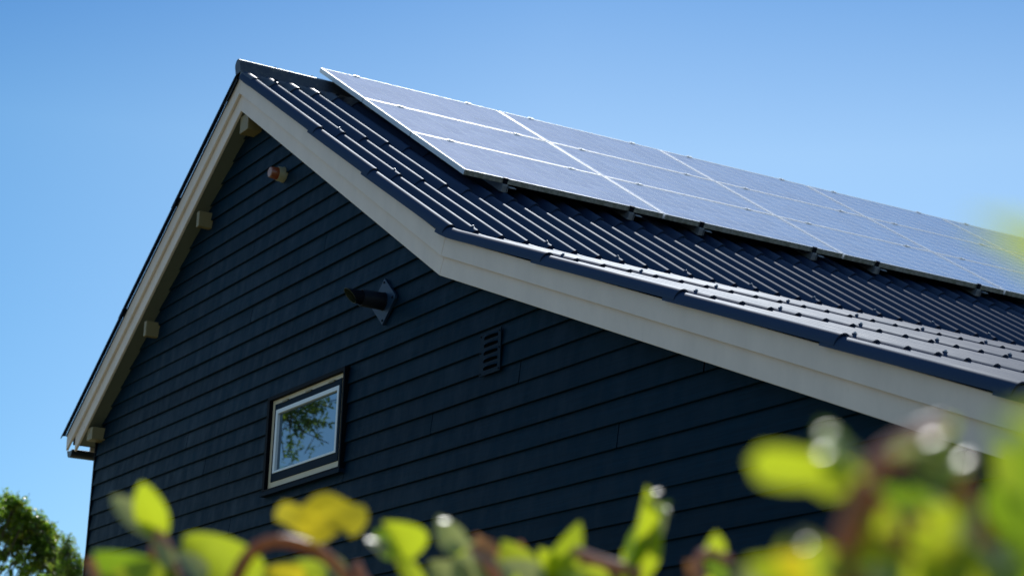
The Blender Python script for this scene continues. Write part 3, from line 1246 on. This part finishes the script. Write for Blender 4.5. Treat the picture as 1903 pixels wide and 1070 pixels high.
px_leaf(S, (1860, 1060), (1820, 1000), 50, D2 - .05, "leaf_p", 1.1, .02)
px_leaf(S, (1910, 1110), (1850, 1010), 110, D2, "leaf_d", .3, .0)
px_leaf(S, (1900, 1000), (1840, 900), 100, D2 + .03, "leaf_d", -.4, .0)
px_leaf(S, (1920, 950), (1850, 830), 90, D2 + .06, "leaf", .4, .0)
px_leaf(S, (1730, 990), (1690, 900), 70, D2 + .1, "leaf_d", .3, .0)
px_leaf(S, (1650, 1090), (1590, 1050), 46, D2 - .06, "leaf_p", 1.0, .02)
stem(S, [(1880, 1130), (1850, 1030), (1800, 930), (1760, 860)], D2 + .04, .007)
stem(S, [(1690, 1130), (1680, 1040), (1650, 960), (1610, 910)], D2 + .06, .007)
for (x, y, l_, tn) in ((1538, 800, 30, .3), (1532, 838, 34, .9), (1738, 812, 44, .3), (1792, 850, 46, 1.0), (1800, 945, 46, .4), (1836, 1022, 48, .2), (1502, 1008, 26, .5), (1712, 1046, 26, .2)):
    glint(S, x, y, D2 - .03, l_, "leaf", tn)
fo, so = MB(), MB()
for i in range(520):
    px = rnd.uniform(1400, 2080)
    d = D2 + rnd.uniform(-.10, .30)
    p = at(px, 1110 + rnd.uniform(0, 80), d)
    p.z = ZG + .05 + (p.z - ZG - .05) * (1 - rnd.random() ** 1.6 * .97)
    dr = V((rnd.gauss(0, 1), rnd.gauss(0, 1), rnd.gauss(.2, .6))).normalized()
    nn = V((rnd.gauss(0, .6), rnd.gauss(0, .6), 1))
    L = rnd.uniform(.045, .08)
    fo.grid(leaf_rows(p - dr * L * .5, p + dr * L * .5, nn, L * .6, nl=5, nw=4), rnd.choice((0, 0, 0, 1, 1, 2)))
fo.build("foliage", [M[x] for x in lm], shrub)
for i in range(14):
    p = at(rnd.uniform(1450, 2050), 1120, D2 + rnd.uniform(-.03, .2))
    q = V((p.x + rnd.uniform(-.1, .1), p.y + rnd.uniform(-.1, .1), ZG))
    so.tube([q, (p + q) / 2 + V((rnd.uniform(-.04, .04), 0, 0)), p], [.011, .008, .005], 6)
so.build("stems", M["stem"], shrub)

r3 = random.Random(21)
for i in range(26):
    x, y = r3.uniform(1430, 1880), r3.uniform(960, 1075)
    if x < 1560:
        y = r3.uniform(1020, 1080)
    a_ = r3.uniform(-2.6, -.5)
    l_ = r3.uniform(36, 66)
    px_leaf(S, (x, y), (x + l_ * math.cos(a_), y + l_ * math.sin(a_)), l_ * r3.uniform(.45, .7), D2 + r3.uniform(-.05, .14), r3.choice(("leaf", "leaf", "leaf_d", "leaf_d", "leaf_p", "leaf_r", "leaf_y")), r3.uniform(-.9, .9), .01)
# ------------------------------------------------ nearest twig at the right edge, almost dissolved by blur
D3 = .62
tp = at(2060, 1300, D3)
twig = thing("sapling", (tp.x, tp.y, 0), "very blurred sapling leaves closest to the lens along the right edge", "sapling")
px_leaf(twig, (2010, 480), (1800, 408), 62, D3, "leaf", .3, .0)
px_leaf(twig, (2010, 520), (1850, 440), 50, D3 + .02, "leaf", -.2, .0)
px_leaf(twig, (1990, 960), (1862, 770), 110, D3, "leaf_d", .2, .0)
px_leaf(twig, (2010, 1060), (1880, 880), 130, D3 + .02, "leaf_d", -.3, .0)
px_leaf(twig, (2020, 900), (1900, 760), 110, D3 + .05, "leaf", .3, .0)
stem(twig, [(2080, 1300), (2060, 1000), (2040, 760), (2010, 480)], D3, .004)
b = MB()
p = at(2080, 1300, D3)
b.tube([V((p.x, p.y, ZG)), (V((p.x, p.y, ZG)) + p) / 2 + V((.02, .0, 0)), p], [.008, .006, .0045], 8)
b.build("trunk", M["stem"], twig)


# ------------------------------------------------ trees
def tree(name, base, h_trunk, blobs, nshoot, leaf_l, nleaf, label, cat, mats, shoot_l=.22, seed=1, droop=.5, group=None, prism_leaf=False):
    rr = random.Random(seed)
    t = thing(name, (base.x, base.y, 0), label, cat, group)
    tk = MB()
    g0 = V((base.x, base.y, ZG))
    topc = V(blobs[0][0])
    main = [g0, g0 + V((.1, .05, h_trunk * .5)), g0 + V((0, 0, h_trunk)), topc]
    tk.tube(main, [.28, .22, .18, .05], 10)
    for c_, rad in blobs[1:]:
        c_ = V(c_)
        st = g0 + V((0, 0, h_trunk * rr.uniform(.7, 1.1)))
        md = (st + c_) / 2 + V((0, 0, -.3))
        k2 = min(1, rad[0])
        tk.tube([st, md, c_], [.05 * k2 + .01, .03 * k2 + .006, .008], 6)
    cr = MB()
    for s in range(nshoot):
        c_, rad = blobs[rr.randrange(len(blobs))]
        dv = V((rr.gauss(0, 1), rr.gauss(0, 1), rr.gauss(.15, 1))).normalized()
        q = (rr.random() ** .40) * (1 + (.10 if rr.random() < .75 else .55) * rr.random())
        p = V(c_) + V((dv.x * rad[0] * q, dv.y * rad[1] * q, dv.z * rad[2] * q))
        ax = (dv + V((0, 0, .35)) + V((rr.gauss(0, .45), rr.gauss(0, .45), rr.gauss(0, .35)))).normalized()
        sl_ = shoot_l * rr.uniform(.6, 1.5)
        if rr.random() < .35:
            tk.tube([p - ax * sl_ * 2.2, p + ax * sl_], [.008, .003], 4, cap=False)
        mi = 0 if rr.random() < .75 else 1
        for l in range(nleaf):
            u = (l + .5) / nleaf
            lp_ = p + ax * (sl_ * u)
            ld = (V((rr.gauss(0, 1), rr.gauss(0, 1), rr.gauss(0, .6))).normalized() + ax * .5 + V((0, 0, -droop))).normalized()
            sd_ = ld.cross(V((rr.gauss(0, .5), rr.gauss(0, .5), 1))).normalized()
            L = leaf_l * rr.uniform(.7, 1.2)
            nn = sd_.cross(ld)
            w_ = L * .24
            cr.face([lp_, lp_ + ld * L * .45 + sd_ * w_ + nn * L * .06, lp_ + ld * L - nn * L * .08, lp_ + ld * L * .45 - sd_ * w_ + nn * L * .06], mi)
    tk.build("trunk", M["bark"], t)
    cr.build("crown", [M[m_] for m_ in mats], t)
    return t


def tp_(px, py, d):
    p = at(px, py, d)
    return (p.x, p.y, p.z)


DT = 55
bl = [(tp_(-150, 1110, DT), (2.6, 2.6, 2.2)), (tp_(-60, 1060, DT), (1.5, 1.5, 1.3)), (tp_(-70, 1190, DT), (2.3, 2.3, 2.2)), (tp_(20, 1085, DT), (1.0, 1.0, .8)),
      (tp_(70, 1120, DT), (.8, .8, .75)), (tp_(-240, 1200, DT), (3, 3, 2.6))]
for (x, y, r_) in ((-20, 955, .30), (8, 940, .24), (26, 936, .13), (34, 958, .18), (2, 975, .32), (44, 964, .14), (62, 966, .15), (52, 982, .22), (28, 990, .34), (76, 985, .20), (66, 1004, .26),
                   (92, 994, .12), (88, 1012, .20), (45, 1015, .36), (10, 1010, .40), (-25, 995, .42), (98, 1020, .16), (84, 1034, .26), (104, 1040, .22), (70, 1048, .34), (30, 1045, .42), (112, 1056, .24), (96, 1064, .30)):
    bl += [(tp_(x, y, DT + rnd.uniform(-.8, .8)), (r_, r_, r_ * .62))] * 2
bp = at(-150, 1400, DT)
tree("cherry_tree", bp, 4.0, bl, 850, .15, 14, "green cherry tree with drooping leaf tufts beyond the left house corner", "tree", ["tree_leaf", "tree_leaf_y"], .26, 3, .8)
bl = [(tp_(118, 1085, 50), (.50, .5, .62)), (tp_(128, 1050, 50), (.22, .22, .34)), (tp_(142, 1062, 50), (.16, .16, .26)), (tp_(100, 1150, 50), (.9, .9, 1.0)), (tp_(124, 1022, 50), (.08, .08, .22))]
bp = at(115, 1400, 50)
tree("small_tree", bp, 4.2, bl, 430, .08, 10, "small fine leaved tree between the cherry tree and the house corner", "tree", ["tree_leaf", "tree_leaf_y"], .20, 5, .1)
# tree on the viewer's side, seen mirrored in the window
bl = [((-25.9, .0, 4.2), (.95, 1.6, 1.5)), ((-26.4, .8, 5.4), (.7, .8, .9)), ((-25.4, .6, 3.2), (.9, .9, .8)), ((-26.6, -.6, 4.6), (1.1, 1.1, 1.5)), ((-26.9, -.2, 2.9), (1.3, 1.3, 1.0)), ((-24.3, .4, 5.6), (.45, .35, .25))]
tree("birch_tree", V((-28.4, 1.8, 0)), 3.2, bl, 640, .10, 11, "airy yellow green tree that shows only as a reflection in the window", "tree", ["tree_leaf_y", "tree_leaf"], .30, 9, .4)

# ------------------------------------------------------------------ light
sd = SUN
sun_d = bpy.data.lights.new("sun", "SUN")
sun_d.energy = 2.7
sun_d.angle = R(.53)
sun_d.color = (1, .98, .96)
sun = bpy.data.objects.new("sun", sun_d)
sun.rotation_euler = sd.to_track_quat("Z", "Y").to_euler()
sun.location = (0, 0, 30)
col.objects.link(sun)

world = bpy.data.worlds.new("World")
scene.world = world
world.use_nodes = True
nt = world.node_tree
bg = nt.nodes["Background"]
sky = nt.nodes.new("ShaderNodeTexSky")
sky.sky_type = "NISHITA"
sky.sun_disc = False
sky.sun_elevation = EL
sky.sun_rotation = AZ
sky.altitude = 0
sky.air_density = 1.0
sky.dust_density = .15
sky.ozone_density = 2.5
hs = nt.nodes.new("ShaderNodeHueSaturation")
hs.inputs["Saturation"].default_value = 1.02
hs.inputs["Hue"].default_value = .492
nt.links.new(sky.outputs[0], hs.inputs["Color"])
# the air is paler towards the horizon than higher up
tcw = nt.nodes.new("ShaderNodeTexCoord")
sxw = nt.nodes.new("ShaderNodeSeparateXYZ")
nt.links.new(tcw.outputs["Generated"], sxw.inputs[0])
rw_ = nt.nodes.new("ShaderNodeValToRGB")
el_ = rw_.color_ramp.elements
el_.new(.25)
el_.new(.6)
el_.new(.45)
for e__, (p__, c__) in zip(el_, ((0, (.60, .63, .68)), (.20, (.64, .67, .70)), (.335, (.66, .70, .71)), (.43, (.31, .48, .63)), (.60, (.88, .90, .92)))):
    e__.position = p__
    e__.color = (*c__, 1)
nt.links.new(sxw.outputs[2], rw_.inputs["Fac"])
mw = nt.nodes.new("ShaderNodeMix")
mw.data_type = "RGBA"
mw.blend_type = "MULTIPLY"
mw.inputs[0].default_value = 1
nt.links.new(hs.outputs[0], mw.inputs[6])
nt.links.new(rw_.outputs[0], mw.inputs[7])
# polarised daylight: deeper blue further round from the ridge direction
dpw = nt.nodes.new("ShaderNodeVectorMath")
dpw.operation = "DOT_PRODUCT"
dpw.inputs[1].default_value = (.50, .866, 0)
nt.links.new(tcw.outputs["Generated"], dpw.inputs[0])
mrw = nt.nodes.new("ShaderNodeMapRange")
mrw.inputs["From Min"].default_value = -1
nt.links.new(dpw.outputs["Value"], mrw.inputs["Value"])
pr2 = nt.nodes.new("ShaderNodeValToRGB")
e2 = pr2.color_ramp.elements
e2.new(.3)
e2.new(.4)
for e__, (p__, v__) in zip(e2, ((.18, 1), (.355, 0), (.51, 1), (1, 1))):
    e__.position = p__
    e__.color = (v__, v__, v__, 1)
nt.links.new(mrw.outputs[0], pr2.inputs["Fac"])
mw2 = nt.nodes.new("ShaderNodeMix")
mw2.data_type = "RGBA"
nt.links.new(pr2.outputs[0], mw2.inputs[0])
mw2.inputs[6].default_value = (.50, .71, .85, 1)
mw2.inputs[7].default_value = (1, 1, 1, 1)
mw3 = nt.nodes.new("ShaderNodeMix")
mw3.data_type = "RGBA"
mw3.blend_type = "MULTIPLY"
mw3.inputs[0].default_value = 1
nt.links.new(mw.outputs[2], mw3.inputs[6])
nt.links.new(mw2.outputs[2], mw3.inputs[7])
nt.links.new(mw3.outputs[2], bg.inputs["Color"])
bg.inputs["Strength"].default_value = .12

scene.view_settings.view_transform = "Standard"
scene.view_settings.look = "None"
scene.view_settings.exposure = .55
scene.view_settings.gamma = 1
scene.render.engine = "CYCLES"
scene.cycles.max_bounces = 8
